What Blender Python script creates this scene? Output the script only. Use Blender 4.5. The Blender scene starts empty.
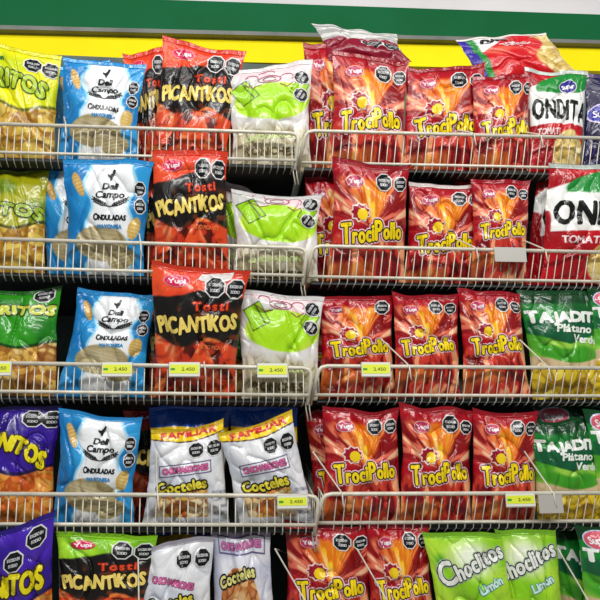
import bpy, bmesh, math
import numpy as np
C = bpy.context.scene.collection
# ------------------------------------------------------------------ camera
F = 800.0
CAM = np.array([-0.2391, -1.8392, 1.1988]); ZO = 2.16
p_, w_, r_ = 0.2714, 0.1143, -0.0189
fw = np.array([math.sin(w_)*math.cos(p_), math.cos(w_)*math.cos(p_), math.sin(p_)])
rt0 = np.array([math.cos(w_), -math.sin(w_), 0.0]); up0 = np.cross(rt0, fw)
RT = rt0*math.cos(r_)+up0*math.sin(r_); UP = up0*math.cos(r_)-rt0*math.sin(r_)
cam_d = bpy.data.cameras.new('camera'); cam_d.sensor_width = 36; cam_d.lens = F/600*36
cam = bpy.data.objects.new('camera', cam_d); C.objects.link(cam)
from mathutils import Matrix, Vector
M = Matrix((list(RT)+[CAM[0]], list(UP)+[CAM[1]], list(-fw)+[CAM[2]], [0, 0, 0, 1]))
R3 = Matrix(((RT[0], UP[0], -fw[0]), (RT[1], UP[1], -fw[1]), (RT[2], UP[2], -fw[2])))
cam.matrix_world = Matrix.Translation(Vector(CAM)) @ R3.to_4x4()
cam_d.clip_start = 0.02
bpy.context.scene.camera = cam

def at(px, py, y):
    """point of the depth plane y seen in that direction"""
    d = fw + RT*(px-300)/F + UP*(300-py)/F
    return CAM + d*(y-CAM[1])/d[1]
def on_floor(px, y, z):
    a = (px-300)/F; k = (z-CAM[2])/(y-CAM[1])
    b = (k*(fw[1]+a*RT[1])-(fw[2]+a*RT[2]))/(UP[2]-k*UP[1])
    d = fw+RT*a+UP*b
    return CAM+d*(y-CAM[1])/d[1]

# ------------------------------------------------------------------ helpers
def lin(c):
    c = np.asarray(c, float)
    return np.where(c <= .04045, c/12.92, ((c+.055)/1.055)**2.4)
def hx(s):
    return np.array([int(s[i:i+2], 16)/255 for i in (0, 2, 4)])
def link_mesh(name, verts, faces, mats, parent=None, loc=(0, 0, 0), midx=None, smooth=False, cols=None):
    me = bpy.data.meshes.new(name)
    verts = np.asarray(verts, float)
    if isinstance(faces, np.ndarray):
        n = faces.shape[1]
        me.vertices.add(len(verts)); me.vertices.foreach_set('co', verts.ravel().astype(np.float32))
        me.loops.add(faces.size); me.loops.foreach_set('vertex_index', faces.ravel().astype(np.int32))
        me.polygons.add(len(faces)); me.polygons.foreach_set('loop_start', np.arange(0, faces.size, n, dtype=np.int32))
        me.polygons.foreach_set('loop_total', np.full(len(faces), n, dtype=np.int32))
        me.update(calc_edges=True)
    else:
        me.from_pydata([tuple(v) for v in verts], [], [tuple(f) for f in faces]); me.update()
    for m in (mats if isinstance(mats, (list, tuple)) else [mats]):
        me.materials.append(m)
    if midx is not None:
        me.polygons.foreach_set('material_index', np.asarray(midx, dtype=np.int32))
    if smooth:
        me.polygons.foreach_set('use_smooth', np.ones(len(me.polygons), dtype=bool))
    if cols is not None:
        at_ = me.color_attributes.new('print', 'FLOAT_COLOR', 'POINT')
        c4 = np.ones((len(verts), 4), dtype=np.float32); c4[:, :3] = cols
        at_.data.foreach_set('color', c4.ravel())
    o = bpy.data.objects.new(name, me); C.objects.link(o)
    if parent is not None: o.parent = parent
    o.location = loc
    return o
def tag(o, label, cat, group=None):
    o['label'] = label; o['category'] = cat
    if group: o['group'] = group
    return o
def empty(name, loc):
    o = bpy.data.objects.new(name, None); C.objects.link(o); o.location = loc; o.empty_display_size = .05
    return o
class MB:
    def __init__(s): s.v = []; s.f = []; s.m = []
    def add(s, v, f, m=0):
        b = len(s.v); s.v += [tuple(x) for x in v]; s.f += [tuple(b+i for i in q) for q in f]; s.m += [m]*len(f)
    def box(s, a, b, m=0):
        x0, y0, z0 = a; x1, y1, z1 = b
        s.add([(x0,y0,z0),(x1,y0,z0),(x1,y1,z0),(x0,y1,z0),(x0,y0,z1),(x1,y0,z1),(x1,y1,z1),(x0,y1,z1)],
              [(0,3,2,1),(4,5,6,7),(0,1,5,4),(1,2,6,5),(2,3,7,6),(3,0,4,7)], m)
    def tube(s, pts, r, n=6, m=0):
        pts = [np.array(p, float) for p in pts]; rings = []
        k = len(pts)
        ref = None
        for i, p in enumerate(pts):
            t = pts[min(i+1, k-1)]-pts[max(i-1, 0)]; t = t/np.linalg.norm(t)
            if ref is None:
                ref = np.cross(t, [0, 0, 1.0])
                if np.linalg.norm(ref) < .1: ref = np.cross(t, [0, 1.0, 0])
            a = ref-t*(ref@t); a /= np.linalg.norm(a); ref = a; b = np.cross(t, a)
            rings.append([p+r*(math.cos(2*math.pi*j/n)*a+math.sin(2*math.pi*j/n)*b) for j in range(n)])
        v = [q for ri in rings for q in ri]; f = []
        for i in range(k-1):
            for j in range(n):
                f.append((i*n+j, i*n+(j+1) % n, (i+1)*n+(j+1) % n, (i+1)*n+j))
        f.append(tuple(range(n))[::-1]); f.append(tuple((k-1)*n+j for j in range(n)))
        s.add(v, f, m)
    def build(s, name, mats, parent=None, loc=(0, 0, 0), smooth=False):
        v = np.array(s.v)-np.array(loc if parent is not None else (0, 0, 0)) if parent is not None else np.array(s.v)
        return link_mesh(name, v, s.f, mats, parent, midx=s.m, smooth=smooth)

# ------------------------------------------------------------------ materials
def principled(name, col=(.5, .5, .5), rough=.4, metal=0., coat=0., spec=.5):
    m = bpy.data.materials.new(name); m.use_nodes = True
    b = m.node_tree.nodes['Principled BSDF']
    b.inputs['Base Color'].default_value = (*lin(col), 1)
    b.inputs['Roughness'].default_value = rough; b.inputs['Metallic'].default_value = metal
    b.inputs['Coat Weight'].default_value = coat; b.inputs['Coat Roughness'].default_value = .12
    b.inputs['Specular IOR Level'].default_value = spec
    return m
def crinkle(m, strength=.42, scale=12):
    nt = m.node_tree; N = nt.nodes; L = nt.links; b = N['Principled BSDF']
    tc = N.new('ShaderNodeTexCoord'); mp = N.new('ShaderNodeMapping')
    mp.inputs['Rotation'].default_value = (.3, .5, .6); mp.inputs['Scale'].default_value = (1.4, 1.0, .8)
    n1 = N.new('ShaderNodeTexNoise'); n1.inputs['Scale'].default_value = scale
    n1.inputs['Detail'].default_value = 3; n1.inputs['Distortion'].default_value = 1.1
    sb = N.new('ShaderNodeMath'); sb.operation = 'SUBTRACT'; sb.inputs[1].default_value = .5
    ab = N.new('ShaderNodeMath'); ab.operation = 'ABSOLUTE'
    pw = N.new('ShaderNodeMath'); pw.operation = 'POWER'; pw.inputs[1].default_value = .7
    bp = N.new('ShaderNodeBump'); bp.inputs['Strength'].default_value = strength; bp.inputs['Distance'].default_value = .012
    L.new(tc.outputs['Object'], mp.inputs[0]); L.new(mp.outputs[0], n1.inputs['Vector'])
    L.new(n1.outputs[0], sb.inputs[0]); L.new(sb.outputs[0], ab.inputs[0]); L.new(ab.outputs[0], pw.inputs[0])
    L.new(pw.outputs[0], bp.inputs['Height']); L.new(bp.outputs[0], b.inputs['Normal']); L.new(bp.outputs[0], b.inputs['Coat Normal'])
foil = principled('printed_foil', rough=.27, coat=.45, spec=.3)
nt = foil.node_tree; a_ = nt.nodes.new('ShaderNodeAttribute'); a_.attribute_name = 'print'
nt.links.new(a_.outputs['Color'], nt.nodes['Principled BSDF'].inputs['Base Color'])
crinkle(foil)
INK = {}
def ink(h):
    if h not in INK:
        m = principled('ink_'+h, hx(h), .27, 0, .45, .3); crinkle(m); INK[h] = m
    return INK[h]
wire_m = principled('wire_zinc', hx('d8d2c0'), .35, .1)
def grime(m, c1, c2, scale=9):
    nt = m.node_tree; N = nt.nodes; tc = N.new('ShaderNodeTexCoord'); n = N.new('ShaderNodeTexNoise')
    n.inputs['Scale'].default_value = scale; n.inputs['Detail'].default_value = 5
    r = N.new('ShaderNodeValToRGB'); r.color_ramp.elements[0].position = .35; r.color_ramp.elements[1].position = .65
    r.color_ramp.elements[0].color = (*lin(hx(c1)), 1); r.color_ramp.elements[1].color = (*lin(hx(c2)), 1)
    nt.links.new(tc.outputs['Object'], n.inputs['Vector']); nt.links.new(n.outputs[0], r.inputs[0])
    nt.links.new(r.outputs[0], N['Principled BSDF'].inputs['Base Color'])
grime(wire_m, 'd0c9b6', 'e8e2d2', 30)
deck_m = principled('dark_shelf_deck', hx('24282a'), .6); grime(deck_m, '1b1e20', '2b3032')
panel_m = principled('back_panel', hx('54655c'), .6); grime(panel_m, '4a5a52', '5d6e64')
white_m = principled('white_wall', hx('d8d4d4'), .6); grime(white_m, 'd3cfd0', 'dedada', 3)
green_m = principled('green_fascia', hx('0a6a3c'), .6, spec=.15); grime(green_m, '005c30', '046238', 4)
yellow_m = principled('yellow_fascia', hx('ffe600'), .6, spec=.15); grime(yellow_m, 'ffe600', 'fff000', 4)
grey_m = principled('grey_ledge', hx('6d6f6a'), .5); grime(grey_m, '62645f', '787a75')
floor_m = principled('aisle_floor', hx('b8b4aa'), .4); grime(floor_m, 'aeaaa0', 'c2beb4', 2)

# ------------------------------------------------------------------ setting: wall with fascia bands
YW = .42
def band(name, y, l, r, l2, r2, m, th=.01):
    """sloping band between two picture-width edges, stands at depth y and is th thick"""
    def ext(a, b):
        A = at(0, a, y); B = at(600, b, y); d = (B-A); return A-d*.45, B+d*.45
    a, b = ext(l, r); c, d = ext(l2, r2)
    fr = [a, b, d, c]; v = fr+[q+np.array([0, th, 0]) for q in fr]
    o = link_mesh(name, v, [(0, 3, 2, 1), (4, 5, 6, 7), (0, 1, 5, 4), (1, 2, 6, 5), (2, 3, 7, 6), (3, 0, 4, 7)], m)
    o['kind'] = 'structure'
    return o
mb = MB(); mb.box((-2.4, YW, 0), (2.4, YW+.1, 3.6)); o = mb.build('wall_back', white_m); o['kind'] = 'structure'
mb = MB(); mb.box((-2.4, -3.6, -.05), (2.4, YW, 0)); o = mb.build('floor', floor_m); o['kind'] = 'structure'
band('trim_1', YW-.03, -6, 14.5, 25, 40, green_m, .03)
band('trim_2', YW-.045, 25, 40, 29, 43.5, grey_m, .045)
band('trim_3', YW-.02, 29, 43.5, 56, 71, yellow_m, .02)

# ------------------------------------------------------------------ wire shelving
# picture heights of the top rails: (left x0,y0,x1,y1) ; right
RAIL = {0: ((5, 124, 290, 133), (318, 131, 595, 138)), 1: ((5, 239, 300, 248), (318, 246, 595, 252)),
        2: ((5, 363, 305, 368), (322, 366, 595, 368)), 3: ((5, 494, 310, 496), (322, 494, 595, 493)),
        4: ((5, 632, 310, 630), (326, 629, 595, 627))}
HS = [.072, .068, .063, .063, .063]; H = .072
def rail_z(row, side, X):
    x0, y0, x1, y1 = RAIL[row][side]
    A = at(x0, y0, 0); B = at(x1, y1, 0)
    return A[2]+(B[2]-A[2])*(X-A[0])/(B[0]-A[0])
GAP = {0: (298, 306), 1: (306, 313), 2: (311, 319), 3: (318, 323), 4: (323, 329)}
OFF = {0: (-14, -9), 1: (-18, -10), 2: (-26, -28), 3: (-27, -42), 4: (-44, -80)}
names = ['top', 'second', 'third', 'fourth', 'fifth']
DIV = {(0, 1): [(474, 139), (541, 141)], (1, 1): [(476, 249), (545, 251)], (2, 1): [(409, 367), (548, 368)],
       (3, 1): [(342, 494), (553, 493)], (4, 1): [(321, 629), (403, 629), (604, 629)],
       (2, 0): [(205, 366)], (3, 0): [(158, 495)], (1, 0): [(141, 243)], (0, 0): [(66, 126)], (4, 0): [(140, 631)]}
for row in range(5):
    H = HS[row]
    for side in (0, 1):
        if side == 0:
            X1 = at(GAP[row][0], RAIL[row][0][3], 0)[0]; X0 = -1.05
        else:
            X0 = at(GAP[row][1], RAIL[row][1][1], 0)[0]; X1 = 1.05
        z = lambda X: rail_z(row, side, X)
        tilt = .008 if side == 0 else .035; sh = 0 if side == 0 else -.005
        root = empty('wire_shelf', ((X0+X1)/2, .2, z((X0+X1)/2)-H))
        L = np.array(root.location)
        tag(root, '%s silver wire basket shelf from the top, in the %s bay' % (names[row], ('left', 'right')[side]), 'shelf', 'wire basket shelves of the two bays')
        # top rail, rounded down at the free end
        m = MB(); pts = []
        def P(X, y, dz): return (X, y, z(X)+dz)
        if side == 0:
            pts = [P(X0, 0, 0), P(X1-.02, 0, 0), P(X1-.007, .001, -.003), P(X1-.001, .002, -.010), P(X1, .004, -.02), P(X1-.008, tilt+.01, -H-.022)]
        else:
            pts = [P(X0-.018, tilt+.01, -H-.022), P(X0-.004, .006, -.022), P(X0, .002, -.010), P(X0+.007, .001, -.003), P(X0+.02, 0, 0), P(X1, 0, 0)]
        m.tube(pts, .0048, 8); m.build('top_rail', wire_m, root, L, True)
        m = MB(); m.tube([P(X0-(.012 if side else 0), tilt, -H), P(X1-(.0 if side else .006), tilt, -H)], .0042, 8)
        m.build('bottom_rail', wire_m, root, L, True)
        m = MB(); sp = .0175 if side == 0 else .0205
        k = 0; X = X0+.012+sp
        while X < X1-.015:
            m.tube([(X, .003, z(X)), (X+sh*.9, tilt-.001, z(X)-H), (X+sh, tilt+.001, z(X)-H-.012), (X+sh*1.2-.002*side, tilt+.012, z(X)-H-.02), (X+sh*1.2-.002, tilt+.04, z(X)-H-.0205)], .0013, 5)
            X += sp
        m.build('front_wires', wire_m, root, L, True)
        # deck
        m = MB(); yb = tilt+.012
        v = [P(X0, yb, -H-.008), P(X1, yb, -H-.008), P(X1, YW-.03, -H-.008), P(X0, YW-.03, -H-.008)]
        v += [(a, b, c-.008) for a, b, c in v]
        m.add(v, [(0, 1, 2, 3), (7, 6, 5, 4), (0, 4, 5, 1), (1, 5, 6, 2), (2, 6, 7, 3), (3, 7, 4, 0)])
        m.build('deck', deck_m, root, L)
        # side panel at the free end of the bay
        Xe = X1-.004 if side == 0 else X0+.004
        m = MB()
        m.tube([P(Xe, .004, -.012), P(Xe, YW-.04, .10)], .002, 5)
        for q in range(1, 12):
            yy = .01+q*.031
            m.tube([P(Xe, yy, -H), P(Xe, yy, -.012+.112*(yy/.38))], .0013, 5)
        m.build('side_panel', wire_m, root, L, True)
        # hanging pair of wires at the bay gap
        if side == 0:
            m = MB()
            for q in (0, .008):
                m.tube([P(X1-.012+q, tilt+.012, -H-.015), P(X1-.011+q, tilt+.014, -H-.03), P(X1-.006+q, tilt+.02, -H-.058)], .0016, 5)
            m.build('hook_wire', wire_m, root, L, True)
        # dividers inside the basket
        for (dx, dy) in DIV.get((row, side), []):
            D = at(dx, dy, -.004)
            Xd = D[0]; m = MB()
            m.tube([(Xd+.004, -.006, z(Xd)-.034), (Xd+.001, -.0085, z(Xd)-.02), (Xd, -.008, z(Xd)-.002), (Xd-.002, .0, z(Xd)+.006), tuple(at(dx+OFF[row][0]*side-2, dy+OFF[row][1], .022)), (Xd, YW-.04, z(Xd)+.13)], .0019, 6)
            m.tube([(Xd, YW-.04, z(Xd)+.13), (Xd, YW-.04, z(Xd)-H)], .0019, 6)
            m.build('divider', wire_m, root, L, True)
mb = MB(); zt = at(300, 66, YW-.02)[2]; mb.box((-1.1, YW-.022, .3), (1.1, YW-.002, zt))
o = mb.build('trim_4', panel_m); o['kind'] = 'structure'
# ------------------------------------------------------------------ numpy noise for the printed art
def _h(ix, iy, s):
    n = (ix.astype(np.int64)*374761393 + iy.astype(np.int64)*668265263 + s*1442695041) & 0xffffffff
    n = ((n ^ (n >> 13))*1274126177) & 0xffffffff
    return ((n ^ (n >> 16)) & 0xffff)/65535.0
def vn(x, y, s=0):
    ix = np.floor(x); iy = np.floor(y); fx = x-ix; fy = y-iy
    fx = fx*fx*(3-2*fx); fy = fy*fy*(3-2*fy); s = int(s)
    a = _h(ix, iy, s); b = _h(ix+1, iy, s); c = _h(ix, iy+1, s); d = _h(ix+1, iy+1, s)
    return (a*(1-fx)+b*fx)*(1-fy)+(c*(1-fx)+d*fx)*fy
def ss(a, b, x):
    t = np.clip((x-a)/(b-a), 0, 1); return t*t*(3-2*t)
def mix(a, b, t):
    t = np.clip(t, 0, 1)[..., None] if np.ndim(t) else t
    return a*(1-t)+b*t
def worley(x, y, s):
    ix = np.floor(x); iy = np.floor(y); d1 = np.full(x.shape, 9.); d2 = np.full(x.shape, 9.); cid = np.zeros(x.shape)
    for i in (-1, 0, 1):
        for j in (-1, 0, 1):
            px = ix+i+_h(ix+i, iy+j, s); py = iy+j+_h(ix+i, iy+j, s+7)
            d = np.hypot(x-px, y-py); h = _h(ix+i, iy+j, s+13)
            nw = d < d1; d2 = np.where(nw, d1, np.minimum(d2, d)); cid = np.where(nw, h, cid); d1 = np.where(nw, d, d1)
    return d1, d2-d1, cid
def chips(x, y, s, cols, sc=7, dark=None, dk=.75):
    """a heap of printed crisps"""
    xx = x*sc+vn(x*6, y*6, s)*1.2; yy = y*sc+vn(x*6, y*6, s+3)*1.2
    d, e, c = worley(xx, yy, s)
    cols = [hx(k) for k in cols]; n = len(cols)
    out = np.zeros(x.shape+(3,))
    for k in range(n): out += ((c*n).astype(int).clip(0, n-1) == k)[..., None]*cols[k]
    out = mix(out, np.ones(3), .35*ss(.45, .0, d)*vn(x*30, y*30, s))
    return mix(out, hx(dark or '3a1408'), dk*ss(.16, .0, e))
def flat(x, c): return np.broadcast_to(hx(c), x.shape+(3,)).copy()
A = 1.37
# paint(x in -.5...5, d from the top 0..1) -> sRGB
def p_troci(x, d, s):
    y = d*A
    c = mix(flat(x, 'b0081a'), flat(x, '6a0412'), ss(.35, .75, vn(x*3+1, y*3, s)))
    dx = x-.03; dy = .78-y; r = np.hypot(dx, dy)+1e-6; a = np.arctan2(dx, dy)
    rays = .75*vn(a*9+3+.8*vn(x*4, y*4, 8), r*5, 5)+.45*vn(a*24, r*7, 6)
    stick = ss(.46, .68, rays)
    fan = ss(1.5, 1.1, np.abs(a))*ss(.80, .64, r+.16*vn(a*6, a*0, 9)-.06*np.abs(a))*ss(.16, .24, y+.05*vn(x*9, x*0, 4))
    hot = mix(mix(flat(x, 'ffd024'), flat(x, 'f5842a'), ss(.08, .4, np.abs(a))), flat(x, 'e8745a'), ss(.4, .8, np.abs(a)))
    gap = mix(flat(x, 'ea7a10'), flat(x, '8c0a0e'), ss(.25, .65, np.abs(a)+.3*(r-.4)))
    c = mix(c, mix(gap, hot, stick), fan)
    c = mix(c, flat(x, 'ffe2b0'), fan*ss(.80, .95, rays)*.75)
    low = ss(.80, .92, y)
    st2 = vn(x*15+2*y+.8*np.sin(y*9), y*2.6, 11)+.3*vn(x*30, y*4, 12)
    lc = mix(mix(flat(x, '7c0810'), flat(x, 'd03a2a'), ss(.48, .58, st2)), flat(x, 'f4a878'), ss(.72, .82, st2))
    lc = mix(lc, flat(x, 'e0a030'), .45*ss(.5, .8, vn(x*4, y*4, 13)))
    return mix(c, lc, low)
def p_deli(x, d, s, k=0):
    y = d*A
    c = mix(flat(x, '2f9ddc'), flat(x, '1478bc'), ss(.3, .8, vn(x*4, y*4, s)))
    cen = .05; hw = .255+.045*np.cos((y-.30)*13)-.02*y
    e = (d > .72)
    w = ss(hw+.012, hw-.012, np.abs(x-cen))
    c = mix(c, flat(x, 'a9def5'), ss(hw+.05, hw+.02, np.abs(x-cen)))
    c = mix(c, flat(x, 'f2f4f6'), w)
    def ell(cx, cy, rx, ry, rot, a, b):
        nonlocal c
        u = (x-cx)*math.cos(rot)+(y-cy)*math.sin(rot); v = -(x-cx)*math.sin(rot)+(y-cy)*math.cos(rot)
        q = np.hypot(u/rx, v/ry); m = ss(1.04, .96, q)
        col = mix(flat(x, a), flat(x, b), ss(.0, 1, .5+.5*np.sin(v*150)*.5+.4*q))
        c = mix(c, col, m)
    ell(-.33, .30, .05, .15, -.35, 'f1dc9c', 'cf9f4e')
    ell(.36, .80, .075, .13, .2, 'f4e2a0', 'd3ab58')
    ell(-.04, .98, .34, .20, .1, 'cfc09a', 'a5966a')
    ell(-.08, .94, .25, .09, .25, 'e0d6b4', 'b8a880')
    ell(.22, 1.15, .18, .11, -.3, 'e3d7b0', 'a89868')
    return c
def p_pic(x, d, s, top='e23a1c'):
    y = d*A
    c = mix(flat(x, top), flat(x, 'f4582c' if top[0] == 'e' else 'b8f03c'), ss(.4, .8, vn(x*4, y*5, s)))
    if top[0] != 'e': c = mix(c, flat(x, '6fb414'), .7*ss(.5, .7, vn(x*6, y*2, s+2)))
    edge = .33-.10*ss(-.4, .1, x)+.06*ss(.15, .5, x)+.02*vn(x*12, y*0, 3)
    blk = ss(-.01, .012, y-edge)
    c = mix(c, flat(x, '17120f'), blk)
    lt = ss(.78, .81, y+.05*np.sin(x*9)+.04*vn(x*10, y*9, 5))
    # triangular chips
    u = x*2.3+.35; v = (y-.77)*2.6; g = np.floor(v); uu = u+.5*g
    fx = uu-np.floor(uu); fy = v-g; up = np.where((np.floor(uu) % 2) == 0, fy, 1-fy)
    tri = ss(.02, .08, up*1.1+.12-np.abs(fx-.5)*2*.95)
    h = _h(np.floor(uu), g, 4)
    tc = mix(flat(x, 'e2431c'), flat(x, 'f58a3c'), h)
    tc = mix(tc, flat(x, 'ffc08a'), .6*ss(.55, .9, vn(x*14, y*14, 8)))
    tc = mix(tc, flat(x, '8c1a0a'), .5*ss(.55, .8, vn(x*18+y*9, y*18, 9)))
    low = mix(mix(flat(x, '5c1408'), flat(x, 'c8341a'), ss(.5, .7, vn(x*16, y*16, 14))), tc, tri)
    c = mix(c, flat(x, '8a3a18'), .7*blk*ss(.66, .8, vn(x*14, y*14, 15))*ss(.36, .5, y))
    return mix(c, low, lt)
def p_lime(x, d, s):
    y = d*A
    c = mix(flat(x, 'f0ecea'), flat(x, 'd9d6d2'), ss(.4, .7, vn(x*5, y*5, s)))
    c = mix(c, flat(x, 'f4cfd4'), .8*ss(.52, .66, vn(x*6+2, y*9, 21))*ss(.36, .26, y))
    lowc = chips(x, y, 5, ['d6cba6', 'b9ad86', 'e6dfc4', 'a79a72', 'c9c3a8'], 8, '8a8064')
    c = mix(c, lowc, ss(.80, .95, y+.08*vn(x*5, y*4, 4))*ss(.49, .45, np.abs(x)))
    q = np.hypot((x-.02)/.46, (y-.50)/.25)+.10*vn(x*4, y*4, 8)
    lime = mix(flat(x, 'a9e016'), flat(x, 'cdf04a'), ss(.4, .8, vn(x*5, y*4, 7)))
    lime = mix(lime, flat(x, 'e4f79a'), .8*ss(.68, .9, vn(x*9+2, y*3, 17)))
    c = mix(c, lime, ss(1.1, 1.02, q)*ss(.27, .30, y+.05*np.cos(x*6)))
    u = (x+.30)*.87-(y-.36)*.5; v = (x+.30)*.5+(y-.36)*.87
    sl = np.maximum(np.abs(u)/.115, np.abs(v)/.13)
    c = mix(c, flat(x, '9fd61a'), ss(1.04, .96, sl))
    ln = ss(.07, .02, np.abs(sl-1))+ss(.012, .004, np.abs(u-.05))*(sl < 1)
    c = mix(c, flat(x, '1e2a08'), np.clip(ln, 0, 1)*.9)
    u = (x-.36)*.87+(y-.36)*.5; v = -(x-.36)*.5+(y-.36)*.87
    sl = np.maximum(np.abs(u)/.085, np.abs(v)/.10)
    c = mix(c, flat(x, 'a4da1c'), ss(1.04, .96, sl)); c = mix(c, flat(x, '1e2a08'), ss(.07, .02, np.abs(sl-1))*.9)
    return c
def p_fam(x, d, s, band=1):
    y = d*A
    c = mix(flat(x, 'f0f0f3'), flat(x, 'cfd3dc'), ss(.45, .75, vn(x*4, y*5, s)))
    if band:
        e1 = .055; e2 = .255+.03*np.cos(x*5)
        c = mix(flat(x, '1e56c4'), c, ss(e1-.006, e1+.006, y))
        yl = ss(e1-.006, e1+.006, y)*ss(e2+.006, e2-.006, y)
        c = mix(c, flat(x, 'ffd81a'), yl)
        c = mix(c, flat(x, '3a2418'), ss(.012, .006, np.abs(y-e2-.008)))
    lo = chips(x, y, 9, ['e9b44c', 'd98a2c', 'f5dfae', 'c46a2a', 'e8c88a'], 10, '8c4a18')
    bx = np.maximum(np.abs(x+.06)/.32, np.abs(y-1.12)/.20)
    c = mix(c, lo, ss(1.03, .97, bx))
    bar = ss(.46, .5, np.sin(y*70)*.5+.5)*(x > .32)*(y > .95)*vn(x*30, y*60, 3)
    return mix(c, flat(x, '5a5f70'), bar*.7)
def p_famring(x, d, s):
    y = d*A
    c = mix(flat(x, 'e9e9f2'), flat(x, 'c4c8dc'), ss(.45, .75, vn(x*4, y*5, s)))
    q = np.hypot((x+.06)/.33, (y-.80)/.42)
    lo = chips(x, y, 19, ['d9914c', 'e8b070', 'b96a32', 'f0cc96', 'c98448'], 6, '6b3212')
    lo = mix(lo, flat(x, 'f3d3a0'), ss(.45, .35, q)*.6)
    c = mix(c, lo, ss(1.03, .97, q))
    return c
def p_ondi(x, d, s):
    y = d*A
    c = mix(flat(x, 'c9101c'), flat(x, 'a30a16'), ss(.4, .8, vn(x*4, y*4, s)))
    c = mix(c, flat(x, 'f4f3ee'), ss(-.10, -.085, .50-y-.45*(x+.2)**2+.12*ss(-.2, .4, x)*0)*ss(.0, .02, y-.06-.12*(.5-x)**2*2))
    lf = np.hypot((x-.12)/.46, (y-.24+.15*x)/.17)
    c = mix(c, flat(x, '1b8a34'), ss(1.03, .97, lf)*ss(.35, .33, y))
    c = mix(c, flat(x, '37a848'), ss(.7, .3, lf)*ss(.5, .7, vn(x*8, y*12, 3))*.7)
    lb = ss(.205, .195, np.abs(y-.575+.03*x))*ss(-.47, -.455, x)
    c = mix(c, flat(x, 'f7f6f2'), lb)
    q = np.hypot((x-.22)/.30, (y-1.12)/.27)
    pc = chips(x, y, 31, ['e8cf7c', 'f3e0a0', 'd9b45c'], 6, 'b08a3c')
    return mix(c, pc, ss(1.05, .97, q))
def p_ondiside(x, d, s):
    y = d*A
    c = mix(flat(x, 'd0141e'), flat(x, 'e8604a'), ss(.5, .8, vn(x*5, y*7, s)))
    c = mix(c, flat(x, 'f2f1ee'), ss(.02, -.02, x+.9*y-.13+.05*np.sin(y*12)))
    c = mix(c, flat(x, '1f8a34'), ss(-.33, -.36, x)); c = mix(c, flat(x, '3a2a9c'), ss(-.40, -.42, x))
    pc = chips(x, y, 31, ['e8cf7c', 'f3e0a0', 'd9b45c'], 7, 'b08a3c')
    return mix(c, pc, ss(.0, .04, x-.22-.2*np.sin(y*5)*.5))
def p_taja(x, d, s):
    y = d*A
    c = mix(flat(x, '0f5a22'), flat(x, '1f8a34'), ss(.3, .8, vn(x*3, y*3, s)))
    c = mix(c, flat(x, '0c3f1c'), ss(.20, .16, y))
    v = .62+.28*(.32-np.abs(x-.05))
    sh = ss(.0, .015, y-v)
    g = mix(flat(x, '3f9e22'), flat(x, '9fd44a'), ss(.3, .7, vn(x*2.5+y*3, y*7-x*2, 4)))
    c = mix(c, mix(flat(x, '0f5a3a'), c, ss(.55, .6, np.abs(x)*1.2+y*0)), ss(.38, .42, y)*ss(v+.0, v-.01, y)*.8)
    c = mix(c, g, sh)
    e2 = .90+.05*np.cos((x-.1)*5)
    bot = chips(x, y, 41, ['e3c21c', 'caa414', 'f0d850', 'b98a10'], 7, '8a6a08')
    bot = mix(flat(x, 'd9c096'), bot, ss(.99, 1.02, y))
    return mix(c, bot, ss(-.008, .008, y-e2))
def p_choc(x, d, s):
    y = d*A
    c = mix(flat(x, '8fd41c'), flat(x, 'b9e83a'), ss(.3, .7, vn(x*4, y*4, s)))
    c = mix(c, flat(x, '2f9a1e'), ss(.45, .8, vn(x*3+4, y*3, 33))*ss(.25, .5, np.hypot(x*1.2, y-.35)))
    c = mix(c, flat(x, 'f4fbe0'), ss(.40, .1, np.hypot((x-.05)*.9, (y-.30)*1.3)))
    pc = chips(x, y, 51, ['e8b04c', 'd98a3c', 'c8c83c', 'f0c878'], 6, '8a6a18')
    q = np.hypot((x+.05)/.4, (y-1.05)/.3)
    return mix(c, pc, ss(1.05, .9, q))
def p_rito(x, d, s, top='e6e400', mid='c8d400', cs=('c99a2c', 'a8761c', 'e8cc5c', '8f5a14')):
    y = d*A
    c = mix(flat(x, top), flat(x, mid), ss(.35, .7, vn(x*3, y*4, s)))
    e = .74+.05*np.sin(x*7+1)
    c = mix(c, mix(flat(x, top), np.zeros(3), .55), ss(.03, .01, np.abs(y-e)))
    pc = chips(x+.15*vn(x*5, y*5, 71), y*1.2, 61, cs, 6.5, '4a1c08', .45)
    pc = mix(pc, hx(cs[0]), .12+.4*vn(x*12, y*12, 72))
    pc = mix(pc, hx(cs[2]), .6*ss(.62, .8, vn(x*22, y*14, 73)))
    return mix(c, pc, ss(.0, .015, y-e-.01))
def p_back(x, d, s):
    y = d*A
    c = mix(flat(x, 'dcdad6'), flat(x, 'a9a8a4'), ss(.4, .6, vn(x*3, y*14, s)))
    c = mix(c, flat(x, '8a0f2a'), ss(.62, .70, y+.12*vn(x*4, y*3, 2)))
    return c

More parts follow.
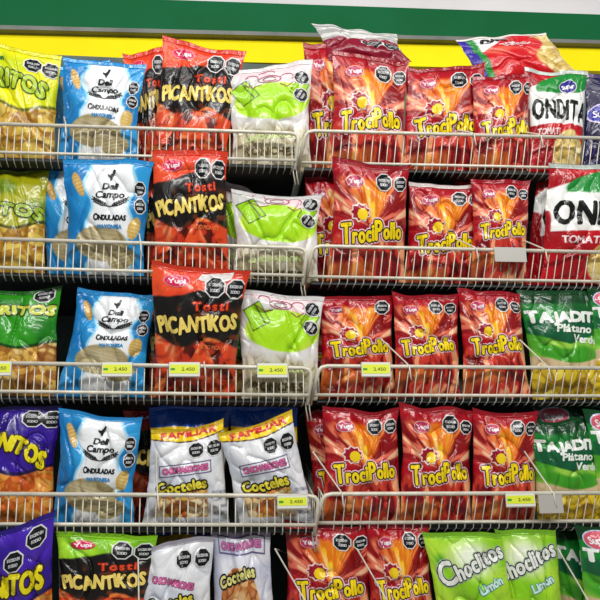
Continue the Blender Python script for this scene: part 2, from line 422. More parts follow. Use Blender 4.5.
# ------------------------------------------------------------------ lettering
GL = {}
def glyph(ch):
    if ch in GL: return GL[ch]
    cu = bpy.data.curves.new('t', 'FONT'); cu.body = ch; cu.size = 1; cu.resolution_u = 3
    o = bpy.data.objects.new('t', cu); C.objects.link(o); bpy.context.view_layer.update()
    me = bpy.data.meshes.new_from_object(o.evaluated_get(bpy.context.evaluated_depsgraph_get()))
    bm = bmesh.new(); bm.from_mesh(me); bmesh.ops.triangulate(bm, faces=bm.faces[:])
    v = np.array([q.co[:2] for q in bm.verts]).reshape(-1, 2); f = np.array([[q.index for q in t.verts] for t in bm.faces]).reshape(-1, 3)
    bm.free(); bpy.data.objects.remove(o); bpy.data.curves.remove(cu); bpy.data.meshes.remove(me)
    if len(v): v = v-np.array([v[:, 0].min(), 0])
    GL[ch] = (v, f); return GL[ch]
def word(s, w, h, gap=.07, jit=0, seed=1, grow=None):
    """letters packed side by side: w wide, cap height h, centred on 0,0"""
    V = []; Fc = []; x = 0; n = 0
    rng = np.random.RandomState(seed)
    for i, ch in enumerate(s):
        if ch == ' ': x += .28; continue
        v, f = glyph(ch); v = v.copy()
        wd = v[:, 0].max()
        g = 1.0 if grow is None else grow[i]
        v = v*g; wd *= g
        if jit:
            a = rng.uniform(-1, 1)*jit; c_ = v.mean(0); R = np.array([[math.cos(a), -math.sin(a)], [math.sin(a), math.cos(a)]])
            v = (v-c_)@R.T+c_+np.array([0, rng.uniform(-.5, .5)*jit*.6])
        V.append(v+np.array([x, 0])); Fc.append(f+n); n += len(v); x += wd+gap
    V = np.vstack(V); Fc = np.vstack(Fc); x -= gap
    V = (V-np.array([x/2, .36]))*np.array([w/x, h/.72])
    return V, Fc
def stamp(V, Fc, r, n=8):
    if r <= 0: return V, Fc
    vs = [V]; fs = [Fc]
    for k in range(n):
        a = 2*math.pi*k/n; vs.append(V+r*np.array([math.cos(a), math.sin(a)])); fs.append(Fc+len(V)*(k+1))
    return np.vstack(vs), np.vstack(fs)
def bend(V, arc, shear=0):
    V = V.copy(); V[:, 1] += arc*(V[:, 0]**2); V[:, 0] += shear*V[:, 1]; return V
def place(V, x, d, rot):
    a = math.radians(rot); R = np.array([[math.cos(a), -math.sin(a)], [math.sin(a), math.cos(a)]])
    return V@R.T+np.array([x, -d*A])      # y up, top edge of the bag = 0
def poly(pts):
    pts = np.array(pts, float); c = pts.mean(0); V = np.vstack([pts, c]); n = len(pts)
    return V, np.array([[i, (i+1) % n, n] for i in range(n)])
def ngon(rx, ry, n=8, off=0.5):
    return poly([(rx*math.cos(2*math.pi*(k+off)/n), ry*math.sin(2*math.pi*(k+off)/n)) for k in range(n)])
def cut(V, Fc):
    bm = bmesh.new(); vs = [bm.verts.new((a, b, 0)) for a, b in V]
    for t in Fc:
        try: bm.faces.new([vs[i] for i in t])
        except ValueError: pass
    for ax in (0, 1):
        lo, hi = V[:, ax].min(), V[:, ax].max(); st = 1/52
        k = math.ceil(lo/st)
        while k*st < hi:
            co = [0, 0, 0]; no = [0, 0, 0]; co[ax] = k*st; no[ax] = 1
            bmesh.ops.bisect_plane(bm, geom=bm.verts[:]+bm.edges[:]+bm.faces[:], plane_co=co, plane_no=no)
            k += 1
    bmesh.ops.triangulate(bm, faces=bm.faces[:])
    bm.verts.index_update()
    v = np.array([q.co[:2] for q in bm.verts]); f = np.array([[q.index for q in t.verts] for t in bm.faces]); bm.free()
    return v, f
def dec(name, layers):
    """layers: (V, F, colour); drawn one above the other"""
    return (name, [(cut(V, Fc), col) for V, Fc, col in layers])
def lettering(name, s, x, d, w, h, rot=0, fill='ffe21a', bold=.008, outs=(), jit=0, arc=0, gap=.07, shear=0, seed=1, grow=None):
    V, Fc = word(s, w, h, gap, jit, seed, grow); V = bend(V, arc, shear); L = []
    for r, col in reversed(outs):
        a, b = stamp(V, Fc, r, 10); L.append((place(a, x, d, rot), b, col))
    a, b = stamp(V, Fc, bold, 6); L.append((place(a, x, d, rot), b, fill))
    return dec(name, L)
def badge(x, d, r, rot=0, sx=1.0, oct=8):
    L = []
    V, Fc = ngon(r*sx, r, oct); L.append((place(V, x, d, rot), Fc, 'e4e2e0'))
    V, Fc = ngon(r*.87*sx, r*.87, oct); L.append((place(V, x, d, rot), Fc, '101214'))
    for k, t in enumerate(('EXCESO EN', 'SODIO')):
        V, Fc = word(t, (1.15, .85)[k]*r*sx, r*.27); V, Fc = stamp(V, Fc, r*.015, 4)
        V = V+np.array([0, (.22-.5*k)*r]); L.append((place(V, x, d, rot), Fc, 'd8d8d8'))
    return dec('warning_label', L)
def oval(name, x, d, rx, ry, col, txt, tcol, rot=0, rim=None, bold=.004):
    L = []
    if rim: V, Fc = ngon(rx*1.1, ry*1.14, 24); L.append((place(V, x, d, rot), Fc, rim))
    V, Fc = ngon(rx, ry, 24); L.append((place(V, x, d, rot), Fc, col))
    V, Fc = word(txt, rx*1.4, ry*.8); V, Fc = stamp(V, Fc, bold, 4); L.append((place(V, x, d, rot), Fc, tcol))
    return dec(name, L)
def strokes(name, lines, col, w=.006):
    Vs = []; Fs = []; n = 0
    for ln in lines:
        P = [np.array(p, float) for p in ln]
        for i in range(len(P)-1):
            t = P[i+1]-P[i]; t /= np.linalg.norm(t)+1e-9; q = np.array([-t[1], t[0]])*w
            e = t*w*.6
            Vs += [P[i]+q-e, P[i]-q-e, P[i+1]-q+e, P[i+1]+q+e]; Fs += [[n, n+1, n+2], [n, n+2, n+3]]; n += 4
    V = np.array(Vs); V = V*np.array([1, -1]); return (V, np.array(Fs), col)
def leafy():
    L = []
    V = []
    for sgn in (-1, 1):
        for k in range(7):
            x0 = sgn*(.03+.026*k); y0 = .535-.012*k
            V.append([(.05+x0, y0+.015), (.05+x0+sgn*.028, y0-.022)])
            V.append([(.05+x0, y0+.015), (.05+x0+sgn*.036, y0+.012)])
        V.append([(.05, .56), (.05+sgn*.10, .547), (.05+sgn*.2, .50)])
    L.append(strokes('s', V, '1b1d20', .006))
    # cock of the crest, a small bird shape
    body = [(.05-.035, .225), (.05-.012, .235), (.05+.006, .215), (.05+.016, .185), (.05+.035, .195), (.05+.025, .235), (.05+.012, .262), (.05+.006, .285), (.05-.006, .285), (.05-.012, .262), (.05-.03, .248)]
    Vb, Fb = poly([(a, -b) for a, b in [((p-.05)*1.35+.05, (q-.255)*1.35+.215) for p, q in body]]); L.append((Vb, Fb, '1b1d20'))
    return [dec('leaf_sprigs', L[:1]), dec('bird_emblem', L[1:])]
YO = ((.024, '141008'), (.040, 'f0c4d0'))
KINDS = {}
def kind(n, paint, seal, decs, word_, group): KINDS[n] = dict(paint=paint, seal=seal, decs=decs, word=word_, group=group)
troci_base = [lettering('lettering', 'TrociPollo', .02, .60, .80, (.19), 7, 'ffdf12', .010, YO, jit=.10, gap=.14, grow=[1.25, .95, .95, .95, 1, 1.2, .9, 1, 1, .9])]
def pink_logo(x, d, r, txt='Super', col='c2385a'):
    L = []; V, Fc = ngon(r, r*.62, 20); L.append((place(V, x, d, 6), Fc, 'e3a9b4')); V, Fc = ngon(r*.92, r*.54, 20); L.append((place(V, x, d, 6), Fc, col))
    V, Fc = word(txt, r*1.4, r*.42); V, Fc = stamp(V, Fc, .006, 4); L.append((place(V, x, d, 6), Fc, 'f6e6ea'))
    return dec('brand_emblem', L)
burst = dec('starburst', [(place(poly([((.15 if k % 2 else .12)*math.cos(k*math.pi/9), (.12 if k % 2 else .095)*math.sin(k*math.pi/9)) for k in range(18)])[0], -.15, .44, 0), poly([(0, 0)]*18)[1], 'f6d9d0'),
                          (place(poly([((.13 if k % 2 else .10)*math.cos(k*math.pi/9), (.10 if k % 2 else .075)*math.sin(k*math.pi/9)) for k in range(18)])[0], -.15, .44, 0), poly([(0, 0)]*18)[1], 'a01030'),
                          (place(ngon(.075, .07, 9)[0], -.12, .455, 0), ngon(1, 1, 9)[1], 'f8d21c')])
kind('troci', p_troci, 'a00c1e', troci_base+[burst, pink_logo(-.22, .18, .12, 'Yupi'), badge(.17, .16, .12), badge(.395, .17, .10)], 'red', 'red flame-printed snack bags')
kind('troci1', p_troci, 'a00c1e', troci_base+[burst, pink_logo(-.30, .17, .10, 'Yupi'), badge(.34, .14, .12)], 'red', 'red flame-printed snack bags')
kind('deli', p_deli, '2a98dc', leafy()+[
     lettering('brand_name', 'Deli', .05, .235, .17, .075, 0, '1b1d20', .005, shear=.2),
     lettering('brand_name', 'Campo', .05, .305, .34, .08, 0, '1b1d20', .004, shear=.2),
     lettering('lettering', 'ONDULADAS', .05, .50, .40, .058, 0, '1b1d20', .005, grow=[1.3]+[1]*8),
     lettering('flavour_name', 'MAYONESA', .06, .575, .30, .045, 0, '3f8fc8', .004),
     badge(.40, .25, .10, 0, .75), badge(.41, .395, .10, 0, .75)], 'blue and white', 'blue and white wavy crisp bags')
def pic_decs(lime=False):
    return [lettering('lettering', 'PICANTIKOS', .0, .425, .90, .16, 4, 'f8dc70', .010, ((.018, '3a2408'),), jit=.20, gap=.10, seed=4),
            lettering('range_name', 'Tosti', .14, .29, .40, .09, 4, 'ee4a20', .005, ((.016, '6a1408'),), jit=.06, gap=.18),
            oval('brand_emblem', -.24, .12, .13, .055, 'd81e50', 'Yupi', 'ffe6ec', 4, None if lime else 'f08a98'),
            badge(.17, .145, .12), badge(.395, .15, .115),
            lettering('flavour_name', 'SABOR LIMON' if lime else 'MEDIO PICANTE', .2, .60, .36, .04, -3, 'e8703c', .003)]
kind('pic', p_pic, 'dc3a20', pic_decs(), 'red and black', 'red and black spicy triangle chip bags')
kind('piclime', lambda x, d, s: p_pic(x, d, s, '9be01e'), '9adf1e', pic_decs(True), 'lime and black', None)
def arcpts(cx, cy, rx, ry, a0, a1, n=9): return [(cx+rx*math.cos(math.radians(a0+(a1-a0)*k/n)), cy+ry*math.sin(math.radians(a0+(a1-a0)*k/n))) for k in range(n+1)]
swirls = [arcpts(0, .20, .14, .05, 0, 340), arcpts(.0, .20, .08, .03, 20, 330), arcpts(-.20, .16, .07, .04, 180, 380), arcpts(.2, .2, .08, .05, 160, 400), arcpts(-.03, .11, .09, .03, 190, 360), [(-.3, .24), (-.2, .30), (-.1, .27)], [(.28, .28), (.2, .33), (.12, .28)]]
kind('lime', p_lime, 'eae6e4', [dec('printed_scrolls', [strokes('s', swirls, 'a8405c', .005)]), badge(.38, .17, .11, 60, .8), badge(.38, .33, .11, 60, .8),
     lettering('lettering', 'CHICHARRON', -.02, .70, .62, .06, 4, 'd4e89a', .006, jit=.06),
     lettering('flavour_name', 'RONCHES', -.03, .83, .66, .09, 0, '6b5a34', .006, jit=.06, gap=.12)], 'white and lime', 'white and lime see-through snack bags')
def boxline(x0, y0, x1, y1): return [(x0, y0), (x1, y0), (x1, y1), (x0, y1), (x0, y0)]
def rotl(lines, cx, cy, a):
    a = math.radians(a); return [[(cx+(x-cx)*math.cos(a)+(y-cy)*math.sin(a), cy-(x-cx)*math.sin(a)+(y-cy)*math.cos(a)) for x, y in l] for l in lines]
def fam_decs(band=True, rot=3):
    D = [dec('name_frame', [strokes('s', rotl([boxline(-.36, .60, .32, .75)], 0, .67, rot), '6a5a8a', .006)]),
         lettering('lettering', 'CHICHARRONES', -.02, .493, .60, .075, rot, 'd8689c', .004, ((.010, '8a3a78'),), gap=.05),
         lettering('range_name', 'Cocteles', -.06, .655, .62, .13, 6, 'e8d83a', .008, ((.028, '16140c'),), jit=.22, gap=.12, seed=8),
         badge(.12, .31, .118), badge(.365, .315, .118)]
    if band: D.append(lettering('size_name', 'FAMILIAR', .02, .118, .76, .10, 2, 'd8281c', .007, arc=-.14))
    return D
kind('fam', p_fam, '2a5ecc', fam_decs(), 'white family-size', 'white family-size pork rind bags')
kind('famplain', lambda x, d, s: p_fam(x, d, s, 0), 'b9b4c0', fam_decs(False, -14)[1:], 'white', None)
kind('famring', p_famring, 'b8a8c0', [dec('name_frame', [strokes('s', [boxline(-.38, .06, .40, .24)], '6a5a8a', .008)]),
     lettering('lettering', 'CHICHARRONES', .0, .11, .68, .075, 2, 'd070a4', .004, ((.012, '9a5a98'),), gap=.05),
     lettering('range_name', 'Cocteles', -.10, .34, .60, .12, 14, 'e6e08a', .008, ((.028, '16140c'),), jit=.2, arc=-.4, gap=.12)], 'white', None)
kind('ondi', p_ondi, 'c4ccc4', [lettering('lettering', 'ONDITAS', .12, .42, 1.10, .27, -1, '121212', .012, gap=.16),
     lettering('flavour_name', 'TOMATE', -.16, .64, .40, .08, 0, 'f4d8d8', .004),
     oval('brand_emblem', .18, .19, .14, .085, '2a2a8c', 'Super', 'f4f0f0', 5, 'f0e8f0')], 'red and white', 'red wavy crisp bags with white name band')
kind('ondiside', p_ondiside, 'e6dcd8', [lettering('lettering', 'ON', -.17, .16, .24, .17, 4, '121212', .014, gap=.16),
     lettering('flavour_name', 'TOMATE', .02, .30, .34, .12, 24, 'f4d8d8', .006, gap=.12)], 'red and white', 'red wavy crisp bags with white name band')
kind('taja', p_taja, '0f4a20', [lettering('lettering', 'TAJADITAS', .14, .265, 1.24, .13, 0, 'f4f6f0', .014, jit=.05, gap=.06, grow=[1.15]+[1]*8),
     lettering('flavour_name', 'Plátano', .16, .375, .52, .10, -2, 'eef4e8', .006, shear=.2),
     lettering('flavour_name', 'Verde', .30, .475, .38, .10, -3, 'eef4e8', .006, shear=.2)], 'dark green', 'dark green plantain chip bags')
kind('tajalogo', p_taja, '0f4a20', [oval('brand_emblem', -.28, .12, .16, .11, 'd85a6a', 'Super', 'f4f0f0', 5, 'c8d0e8')]+KINDS['taja']['decs'], 'dark green', 'dark green plantain chip bags')
kind('choc', p_choc, '8ccc2c', [lettering('lettering', 'Choclitos', .02, .26, .92, .17, 22, 'f4f6ec', .010, ((.022, '1e2e3a'), (.030, 'b8ccb0')), gap=.12, shear=.1, grow=[1.5]+[1]*8),
     lettering('flavour_name', 'Limón', .22, .42, .34, .09, 20, 'dff6ee', .006, ((.014, '3aa8a0'),))], 'lime green', 'lime green corn chip bags')
def rito(txt, col, out, x=0., d=.36, w=.95, h=.15, rot=0, arc=-.25, seed=3, jit=.15, bd=((.21, .17), (.42, .20)), ow=.016):
    return [lettering('lettering', txt, x, d, w, h, rot, col, .014, ((.014+ow, out),), jit=jit, arc=arc, gap=.12, seed=seed)]+[badge(a, b, .11, 0, 1.15) for a, b in bd]
OR = ('f08a2c', 'e0601c', 'f5b04c', 'b8400f')
kind('ritoy', p_rito, 'e8e41a', rito('FRITOS', 'b4cc2c', '2c5210', -.02, .32, .78, .20, -6, -.3, bd=((.18, .15), (.40, .17)))+[lettering('flavour_name', 'Limon', -.3, .14, .2, .07, 5, '2a6a2a', .006)], 'yellow', 'corn chip bags with curved lettering')
kind('ritoy2', lambda x, d, s: p_rito(x, d, s, 'a8a814', '6f8a14'), '6a7a14', rito('FRITOS', '9ab42a', '2a3a10', .0, .40)[:1], 'olive', 'corn chip bags with curved lettering')
kind('ritog', lambda x, d, s: p_rito(x, d, s, '2f9a1a', '1c7a18', ('d9a03c', 'f0d890', '8a4a1c', 'e8c060')), '1f6a1a', rito('FRITOS', 'd0d84a', '2a4a10', .12, .21, .70, .12, 0, -.15, bd=((.33, .07),)), 'green', 'corn chip bags with curved lettering')
kind('ritop', lambda x, d, s: p_rito(x, d, s, '3a1a9c', '2a0f7c', OR), '2a1280', rito('CRONITOS', 'f0e01a', '3a2a08', -.04, .30, .98, .18, -14, -.55, bd=((.22, .11), (.42, .12))), 'purple', 'corn chip bags with curved lettering')
kind('ritop2', lambda x, d, s: p_rito(x, d, s, '4a24b4', '321490', OR), '321a98', rito('CRONITOS', 'f4e41a', '3a2a08', -.10, .42, 1.0, .20, 3, 0, 5, bd=((.06, .25), (.31, .13))), 'purple', 'corn chip bags with curved lettering')
kind('purp', lambda x, d, s: mix(flat(x, '34206c'), flat(x, '1c1440'), ss(.3, .7, vn(x*5, d*5, s))), '5a4a7c', [oval('brand_emblem', -.28, .42, .2, .12, '2a2aa0', 'Super', 'f4f0f0', 5, 'd8c8e8')], 'purple', None)
kind('back', p_back, 'd8d6d2', [badge(.1, .60, .12, 0, 1.3), badge(.36, .62, .11, 0, 1.2)], 'silver', None)
# ------------------------------------------------------------------ the bags
NX, NY = 88, 120
def bag(kd, row, TL, TR, BL, BR, yb, yt, label, m=1.0, T=.034, dx=0., sx=1.0, seed=None, side=None, d0=0.0, seal=None, extra=()):
    K = dict(KINDS[kd])
    if seal: K['seal'] = seal
    seed = seed if seed is not None else int(TL[0]*7+TL[1]*13+row*101+500)
    side = side if side is not None else (0 if (TL[0]+TR[0])/2 < 312 else 1)
    pTL = at(TL[0], TL[1], yt); pTR = at(TR[0], TR[1], yt)
    if isinstance(BL, tuple): pBL = at(*BL, yb); pBR = at(*BR, yb)
    else:
        def fl(px):
            H = HS[row]; z = rail_z(row, side, 0)-H
            for _ in range(3): P = on_floor(px, yb, z); z = rail_z(row, side, P[0])-H-.004
            return P
        pBL = fl(BL); pBR = fl(BR)
    rg = (pTR-pTL)+(pBR-pBL); uu = (pTL+pTR)-(pBL+pBR); n = np.cross(rg, uu); n /= np.linalg.norm(n)
    if n[1] > 0 and not isinstance(BL, tuple): n = -n
    W = np.linalg.norm(rg)/2; Hh = np.linalg.norm(uu)/2
    base = (pBL+pBR)/2
    rr = np.random.RandomState(seed % 99991); ph = rr.uniform(0, 50, 8); rr2 = rr.uniform(0, 1); ca = rr.uniform(.4, 1.2)*(1 if rr.rand() < .5 else -1)
    def S(s, t, off=0., front=1):
        s = np.asarray(s, float); t = np.asarray(t, float)
        pin = 1-.085*np.sin(np.pi*np.clip(t, 0, 1))**.7-.035*(vn(t*4+ph[0], s*0+np.where(s > 0, 3, 1), seed)-.5)*2-.02*(vn(t*13+ph[0], s*0+np.where(s > 0, 3, 1), seed+9)-.5)
        s2 = s*pin
        a = (s2+1)/2
        top = pTL[None]*(1-a[:, None])+pTR[None]*a[:, None]; bot = pBL[None]*(1-a[:, None])+pBR[None]*a[:, None]
        t2 = t+.045*(vn(s*1.6+ph[1], s*0+1, seed)-.55)*t**3-.035*rr2*(1-s*s)*t**4
        P = bot*(1-t2[:, None])+top*t2[:, None]
        q = np.clip((t-.0)/.965, 0, 1)
        g = np.clip(np.sin(np.pi*np.clip(q, .0, 1)**.82), 0, 1)**.6
        e = np.clip(1-np.abs(s)**2.3, 0, 1)**.72
        b = T*e*g
        sl = np.exp(-np.minimum(t, .97-t).clip(0)/.13)
        w = (vn(s*5.5+ph[2], t*1.3, seed+1)-.5)*.020*sl
        c1 = np.abs(vn(s*1.8+ca*t*2.2+ph[3], t*2.6-s*ca*.8+ph[4], seed+2)-.5)*2
        w = w-.011*np.exp(-c1*8)
        c2 = np.abs(vn(s*2.6-ca*t*3+ph[5], t*4+s*1.2+ph[6], seed+3)-.5)*2
        w = w-.007*np.exp(-c2*8)
        w = w+(vn(s*3+ph[7], t*4, seed+4)-.5)*.007
        k = np.clip(1-np.abs(s)**5, 0, 1)*np.clip(g*1.6, 0, 1)*min(1, W/.17)
        if front == 1: h = b+w*k+off
        else: h = -(b*.85+.5*w*k)
        # loose seal waves
        wv = (vn(s*3+ph[0], t*0+2, seed+6)-.5)*.012*ss(.8, 1.0, t)
        return P+n[None]*(h+wv)[:, None]
    root = empty('snack_bag', tuple(base)); tag(root, label, 'snack bag', K['group'])
    TS = .962
    def grid(nx, ny, front):
        s, t = np.meshgrid(np.linspace(-1, 1, nx), np.linspace(0, TS, ny)); s = s.ravel(); t = t.ravel()
        v = S(s, t, 0, front); i = np.arange(nx*ny).reshape(ny, nx)
        f = np.stack([i[:-1, :-1], i[:-1, 1:], i[1:, 1:], i[1:, :-1]], -1).reshape(-1, 4)
        if front != 1: f = f[:, ::-1]
        return s, t, v, f
    s1, t1, v1, f1 = grid(NX, NY, 1); s2, t2, v2, f2 = grid(30, 40, -1)
    xx = s1/2*sx+dx; dd = d0+(1-t1)/m
    col = lin(np.clip(K['paint'](xx, dd, 3), 0, 1))
    colb = np.broadcast_to(lin(hx(K['seal'])*.9), (len(v2), 3))
    link_mesh('pouch', np.vstack([v1, v2])-base, np.vstack([f1, f2+len(v1)]), foil, root, smooth=True, cols=np.vstack([col, colb]))
    # crimped top seal
    ns = 60; ts = np.linspace(TS-.004, 1.0, 15); s, t = np.meshgrid(np.linspace(-1, 1, ns), ts); s = s.ravel(); t = t.ravel()
    rb = .0007*np.where((np.repeat(np.arange(15), ns) % 2) == 0, 1, -1)
    va = S(s, t, 0, 1)+n*(.0008+rb)[:, None]; vb = S(s, t, 0, 1)-n*(.0012-rb)[:, None]
    i = np.arange(ns*15).reshape(15, ns); f = np.stack([i[:-1, :-1], i[:-1, 1:], i[1:, 1:], i[1:, :-1]], -1).reshape(-1, 4)
    link_mesh('top_seal', np.vstack([va, vb])-base, np.vstack([f, f[:, ::-1]+len(va)]), foil, root, smooth=True,
              cols=np.broadcast_to(lin(hx(K['seal'])), (2*len(va), 3)))
    for name, layers in list(K['decs'])+list(extra):
        Vs = []; Fs = []; mi = []; mats = []; nn = 0
        for li, ((V, Fc), colr) in enumerate(layers):
            x = (V[:, 0]-dx)/sx; t = 1-(-V[:, 1]/A-d0)*m
            ok = (np.abs(x) < .485) & (t > .01) & (t < .99)
            if not ok.any(): continue
            fk = ok[Fc].all(1); Fk = Fc[fk]
            if not len(Fk): continue
            P = S(x*2, np.clip(t, 0, 1), .0011+.0005*li, 1)
            used, inv = np.unique(Fk, return_inverse=True)
            Vs.append(P[used]); Fs.append(inv.reshape(-1, 3)+nn); nn += len(used); mi += [len(mats)]*len(Fk); mats.append(ink(colr))
        if Vs: link_mesh(name, np.vstack(Vs)-base, np.vstack(Fs), mats, root, midx=mi, smooth=True)
    return root
B = bag
# --- top shelf
B('ritoy', 0, (-22, 36), (62, 53), -22, 57, .075, .05, 'Yellow corn chip bag with green letters at the left end of the top shelf')
B('deli', 0, (62, 57), (146, 66), 58, 138, .055, .02, 'Blue and white wavy crisp bag on the top shelf, beside the yellow bag')
B('pic', 0, (122, 53), (176, 46), 130, 176, .15, .12, 'Red and black spicy chip bag half hidden behind the others on the top shelf')
B('pic', 0, (164, 34), (247, 54), 148, 226, .07, .03, 'Red and black spicy chip bag standing tallest on the top shelf')
B('lime', 0, (223, 72), (314, 58), 232, 312, .07, .03, 'White and lime bag on the top shelf, right corner pulled up', m=1.0)
B('troci1', 0, (303, 42), (350, 50), 303, 352, .15, .11, 'Red flame bag tucked behind its twin on the top shelf, beside the lime bag', dx=-.18, sx=.62)
B('troci', 0, (331, 50), (410, 60), 328, 404, .07, .03, 'Leftmost front red flame bag on the top shelf, under the silver bag')
B('back', 0, (311, 24), (396, 34), (326, 60), (412, 62), .10, .13, 'Crumpled silver bag lying face down over the red bags on the top shelf', T=.024)
B('troci', 0, (404, 66), (486, 62), 400, 478, .075, .04, 'Wide red flame bag on the top shelf, left of the narrower tilted one')
B('troci', 0, (472, 76), (532, 73), 472, 528, .05, .02, 'Narrow red flame bag on the top shelf, right next to the white-banded bag', dx=-.03, sx=.92)
B('ondiside', 0, (455, 40), (546, 32), (478, 84), (584, 78), .09, .12, 'Red and white wavy crisp bag lying across the bags on the top shelf', T=.032)
B('ondi', 0, (524, 66), (588, 72), 528, 582, .065, .04, 'Red bag with white name band standing upright on the top shelf', dx=.02)
B('purp', 0, (584, 72), (660, 76), 580, 650, .08, .05, 'Dark purple bag at the right edge of the top shelf')
B('deli', 0, (50, 64), (110, 62), 54, 104, .15, .12, 'Blue crisp bag edge showing between the yellow bag and the front blue bag', dx=-.15, sx=.7)
B('ritog', 0, (208, 80), (262, 78), 214, 262, .15, .12, 'Green bag edge showing between the tall black bag and the lime bag')
# --- second shelf
B('lime', 1, (212, 176), (262, 196), 216, 262, .14, .11, 'White and green bag corner sticking out left of the slumped lime bag')
B('ritoy2', 1, (-30, 170), (50, 168), -30, 46, .085, .07, 'Olive yellow corn chip bag at the left end of the second shelf')
B('deli', 1, (35, 165), (98, 162), 48, 108, .12, .075, 'Blue and white crisp bag overlapped from the right on the second shelf', dx=-.1, sx=.75)
B('deli', 1, (62, 159), (154, 160), 66, 144, .06, -.015, 'Blue and white crisp bag with whole front showing on the second shelf')
B('pic', 1, (143, 168), (190, 162), 146, 182, .14, .10, 'Red and black chip bag showing only an edge on the second shelf', dx=-.2, sx=.5)
B('pic', 1, (152, 153), (229, 150), 150, 230, .06, -.015, 'Red and black spicy chip bag leaning forward on the second shelf')
B('lime', 1, (231, 190), (323, 197), 233, 318, .06, .02, 'White and lime bag slumped low on the second shelf', T=.034, m=1.22, d0=.08)
B('troci1', 1, (304, 178), (350, 176), 306, 350, .14, .09, 'Red flame bag showing a narrow strip on the second shelf, beside the lime bag', dx=-.18, sx=.6)
B('troci', 1, (331, 158), (411, 164), 326, 406, .06, -.015, 'Leftmost front red flame bag on the second shelf, leaning forward')
B('troci1', 1, (456, 170), (512, 178), 440, 500, .16, .10, 'Red flame bag peeking out above the others on the second shelf')
B('troci', 1, (409, 180), (484, 181), 402, 474, .08, .03, 'Middle red flame bag on the second shelf with a pale top seal', m=1.02, seal='e6d8d4')
B('troci', 1, (470, 178), (531, 180), 470, 528, .05, .015, 'Red flame bag on the second shelf above the blank price tag', m=.86)
B('ondi', 1, (536, 164), (590, 162), 522, 580, .14, .09, 'Red wavy crisp bag mostly hidden behind its twin on the second shelf', dx=-.1)
B('ondi', 1, (546, 160), (660, 166), 538, 640, .06, -.005, 'Large red and white crisp bag at the right edge of the second shelf', T=.036)
# --- third shelf
B('ritog', 2, (-34, 286), (64, 288), -34, 56, .08, .06, 'Green corn chip bag at the left end of the third shelf', m=.98)
B('deli', 2, (78, 289), (156, 292), 52, 146, .07, .05, 'Blue and white crisp bag on the third shelf, crumpled at its base', m=.92)
B('pic', 2, (148, 296), (186, 290), 148, 186, .15, .11, 'Red and black chip bag showing a sliver at the left of the bulging one', dx=-.25, sx=.45)
B('pic', 2, (150, 262), (250, 270), 154, 236, .06, -.03, 'Bulging red and black chip bag poking out in front of the second shelf', T=.040, extra=[dec('folded_flap', [(poly([(-.02, -.13), (.02, -.075), (.30, -.035), (.34, -.02), (.33, -.10), (.26, -.14), (.10, -.16)])[0], poly([(0, 0)]*7)[1], 'd6d0cc')])])
B('lime', 2, (236, 290), (325, 297), 240, 318, .06, .015, 'White and lime bag on the third shelf beside the bulging black one', T=.034, m=1.12, d0=.05)
B('troci1', 2, (312, 302), (350, 298), 312, 350, .15, .11, 'Red flame bag hidden in the dark beside the lime bag on the third shelf', dx=-.2, sx=.5)
B('troci1', 2, (320, 294), (394, 295), 318, 398, .08, .04, 'Leftmost front red flame bag on the third shelf, above a yellow price tag', m=.86)
B('troci', 2, (391, 292), (458, 292), 394, 462, .065, .03, 'Middle red flame bag on the third shelf', m=.86, dx=.03)
B('troci', 2, (457, 290), (520, 292), 462, 532, .05, .03, 'Rightmost red flame bag on the third shelf, next to the green bag', m=.88)
B('taja', 2, (516, 291), (592, 288), 532, 604, .075, .045, 'Dark green plantain bag on the third shelf beside the red bags', m=.98)
B('tajalogo', 2, (586, 288), (670, 288), 594, 680, .07, .045, 'Green plantain bag cut off by the right edge of the third shelf', m=.9)
B('ritog', 2, (212, 300), (262, 300), 216, 262, .14, .11, 'Green bag edge showing in the gap beside the bulging black bag')
# --- fourth shelf
B('ritop', 3, (-36, 404), (64, 404), -36, 52, .08, .05, 'Purple corn chip bag at the left end of the fourth shelf')
B('deli', 3, (58, 409), (142, 417), 52, 134, .06, .02, 'Blue and white crisp bag on the fourth shelf, beside the purple bag')
B('pic', 3, (122, 402), (206, 402), 124, 200, .22, .19, 'Spicy chip bag far back in the dark on the fourth shelf')
B('fam', 3, (150, 405), (232, 406), 146, 226, .14, .10, 'White family-size bag standing behind the left one on the fourth shelf', seed=5, d0=-.14)
B('fam', 3, (228, 405), (298, 406), 234, 304, .14, .10, 'White family-size bag standing behind the tilted one on the fourth shelf', seed=6, d0=-.14)
B('fam', 3, (150, 430), (224, 418), 142, 232, .065, .03, 'Upright white family-size bag at the front of the fourth shelf', seed=11, d0=.065, seal='e8c424')
B('fam', 3, (217, 430), (292, 408), 240, 318, .055, .02, 'Tilted white family-size bag above a yellow price tag', seed=12, d0=.065, seal='e8c424')
B('troci1', 3, (304, 412), (346, 408), 316, 352, .14, .10, 'Red flame bag behind the divider wire on the fourth shelf', dx=-.22, sx=.5)
B('troci', 3, (322, 405), (400, 408), 322, 402, .07, .035, 'Leftmost front red flame bag on the fourth shelf', m=.93)
B('troci', 3, (398, 404), (474, 408), 400, 472, .065, .035, 'Middle red flame bag on the fourth shelf with two dark octagon labels', m=.96)
B('troci', 3, (471, 406), (538, 410), 470, 536, .06, .03, 'Rightmost red flame bag on the fourth shelf, next to the green bags', m=.96)
B('tajalogo', 3, (532, 402), (618, 404), 536, 612, .14, .10, 'Dark green plantain bag standing behind another on the fourth shelf', m=.9)
B('taja', 3, (526, 420), (592, 416), 538, 606, .065, .035, 'Dark green plantain bag at the front of the fourth shelf', m=.98)
B('tajalogo', 3, (581, 410), (666, 410), 600, 680, .05, .025, 'Dark green plantain bag cut off by the right edge of the fourth shelf', m=.98)
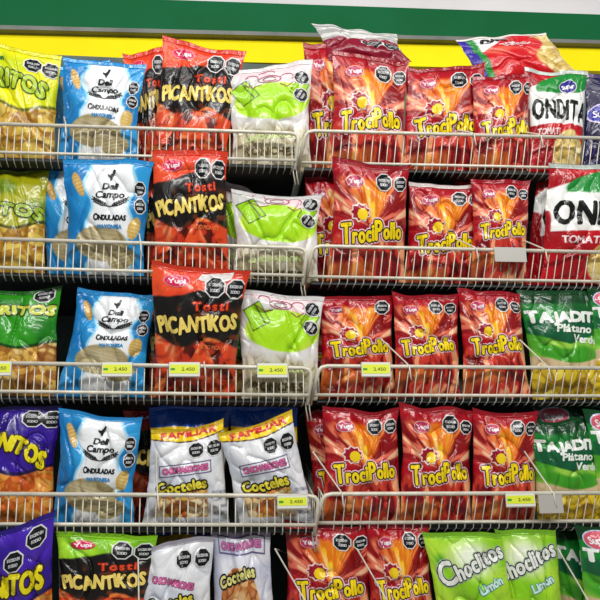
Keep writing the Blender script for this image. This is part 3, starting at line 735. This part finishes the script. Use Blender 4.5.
# --- fifth shelf
B('ritop2', 4, (-34, 540), (56, 508), -40, 54, .06, -.02, 'Purple corn chip bag at the bottom left corner')
B('piclime', 4, (56, 528), (158, 534), 54, 150, .06, .02, 'Lime and black spicy chip bag on the bottom shelf', m=.86)
B('fam', 4, (148, 528), (212, 530), 148, 212, .15, .11, 'Bag with purple and yellow top standing behind on the bottom shelf', seed=31)
B('famplain', 4, (136, 548), (214, 534), 134, 214, .06, .025, 'White bag with slanted pink name on the bottom shelf', m=.95, d0=.14)
B('famring', 4, (210, 528), (270, 532), 214, 280, .075, .04, 'White bag with golden ring snack picture on the bottom shelf')
B('troci', 4, (284, 520), (368, 522), 284, 376, .08, .04, 'Left red flame bag on the bottom shelf', m=.82)
B('troci', 4, (364, 520), (428, 520), 368, 438, .07, .04, 'Right red flame bag on the bottom shelf, next to the lime green bag', m=.82)
B('choc', 4, (422, 530), (502, 530), 440, 524, .06, .02, 'Left lime green corn chip bag on the bottom shelf')
B('choc', 4, (494, 528), (556, 530), 508, 570, .075, .035, 'Right lime green corn chip bag, overlapped by its twin', dx=.12, sx=.8)
B('taja', 4, (548, 520), (612, 522), 556, 620, .14, .09, 'Dark green plantain bag behind its twin on the bottom shelf', m=.9)
B('tajalogo', 4, (574, 522), (660, 524), 588, 680, .07, .03, 'Dark green plantain bag in the bottom right corner', m=.9)

# ------------------------------------------------------------------ price tags on the rails
lab_m = principled('tag_yellow', hx('e8f03a'), .4); lab_w = principled('tag_white', hx('e6e6de'), .4)
lab_g = principled('tag_green', hx('3aa02c'), .4); clear_m = principled('tag_plastic', hx('b8b4ac'), .25, 0, .4)
blk_m = principled('tag_ink', hx('2a3018'), .5)
def price_tag(x0, y0, x1, y1, label, blank=False):
    a = at(x0, y0, -.0075); b = at(x1, y1, -.0075); w = b[0]-a[0]; h = a[2]-b[2]; cx = (a[0]+b[0])/2; cz = (a[2]+b[2])/2
    root = empty('price_tag', (cx, -.0075, cz)); tag(root, label, 'price tag', 'blank price holders on the rails' if blank else 'yellow price tags on the rails')
    m = MB(); m.box((-w/2, 0, -h/2), (w/2, .002, h/2)); m.box((-w/2, .002, h/2-.003), (w/2, .012, h/2)); m.build('holder', clear_m, root)
    if not blank:
        m = MB(); m.box((-w/2+.001, -.001, -h/2+.002), (w/2-.001, -.0002, h/2-.001), 0)
        m.box((-w/2+.003, -.0016, -h/2+.008), (w/2-.003, -.0011, h/2-.006), 1)
        m.box((-w/2+.004, -.002, -.002), (-w/2+.014, -.0017, .003), 2)
        o_ = m.build('label', [lab_w, lab_m, lab_g], root)
        V, Fc = word('2.450', w*.42, h*.22); V3 = np.column_stack([V[:, 0]+w*.12, np.full(len(V), -.0022), V[:, 1]+.001])
        link_mesh('price', V3, Fc, blk_m, root)
price_tag(-18, 361, 11, 376, 'Yellow price tag at the far left of the third shelf rail')
price_tag(102, 362, 132, 377, 'Yellow price tag on the third rail under the blue crisp bag')
price_tag(169, 362, 200, 377, 'Yellow price tag on the third rail under the bulging black bag')
price_tag(257, 363, 288, 378, 'Yellow price tag on the third rail under the lime bag')
price_tag(361, 362, 391, 377, 'Yellow price tag on the third rail under a red flame bag')
price_tag(277, 495, 308, 509, 'Yellow price tag on the fourth rail under the tilted white bag')
price_tag(505, 493, 536, 507, 'Yellow price tag on the fourth rail beside a clear holder')
price_tag(494, 247, 527, 262, 'Blank grey holder on the second shelf rail', True)
price_tag(538, 495, 564, 513, 'Blank grey holder on the fourth rail beside a yellow tag', True)

# ------------------------------------------------------------------ light
def area(name, loc, sx_, sy_, power, tgt, col=(1, 1, 1)):
    l = bpy.data.lights.new(name, 'AREA'); l.shape = 'RECTANGLE'; l.size = sx_; l.size_y = sy_; l.energy = power; l.color = col
    o = bpy.data.objects.new(name, l); C.objects.link(o); o.location = loc
    o.rotation_euler = (Vector(tgt)-Vector(loc)).to_track_quat('-Z', 'Y').to_euler()
area('ceiling_tube_light', (0, -1.1, 3.35), 4.0, .25, 16, (0, .1, 1.6), (1, .99, .96))
area('ceiling_tube_light', (0, -2.7, 3.3), 4.0, .35, 80, (0, 0, 1.4), (1, .99, .96))
w = bpy.data.worlds.new('world'); bpy.context.scene.world = w; w.use_nodes = True
w.node_tree.nodes['Background'].inputs[0].default_value = (.85, .92, 1, 1); w.node_tree.nodes['Background'].inputs[1].default_value = .16
vs = bpy.context.scene.view_settings; vs.view_transform = 'Standard'; vs.look = 'None'; vs.gamma = 1; vs.exposure = 0.22; vs.use_curve_mapping = False
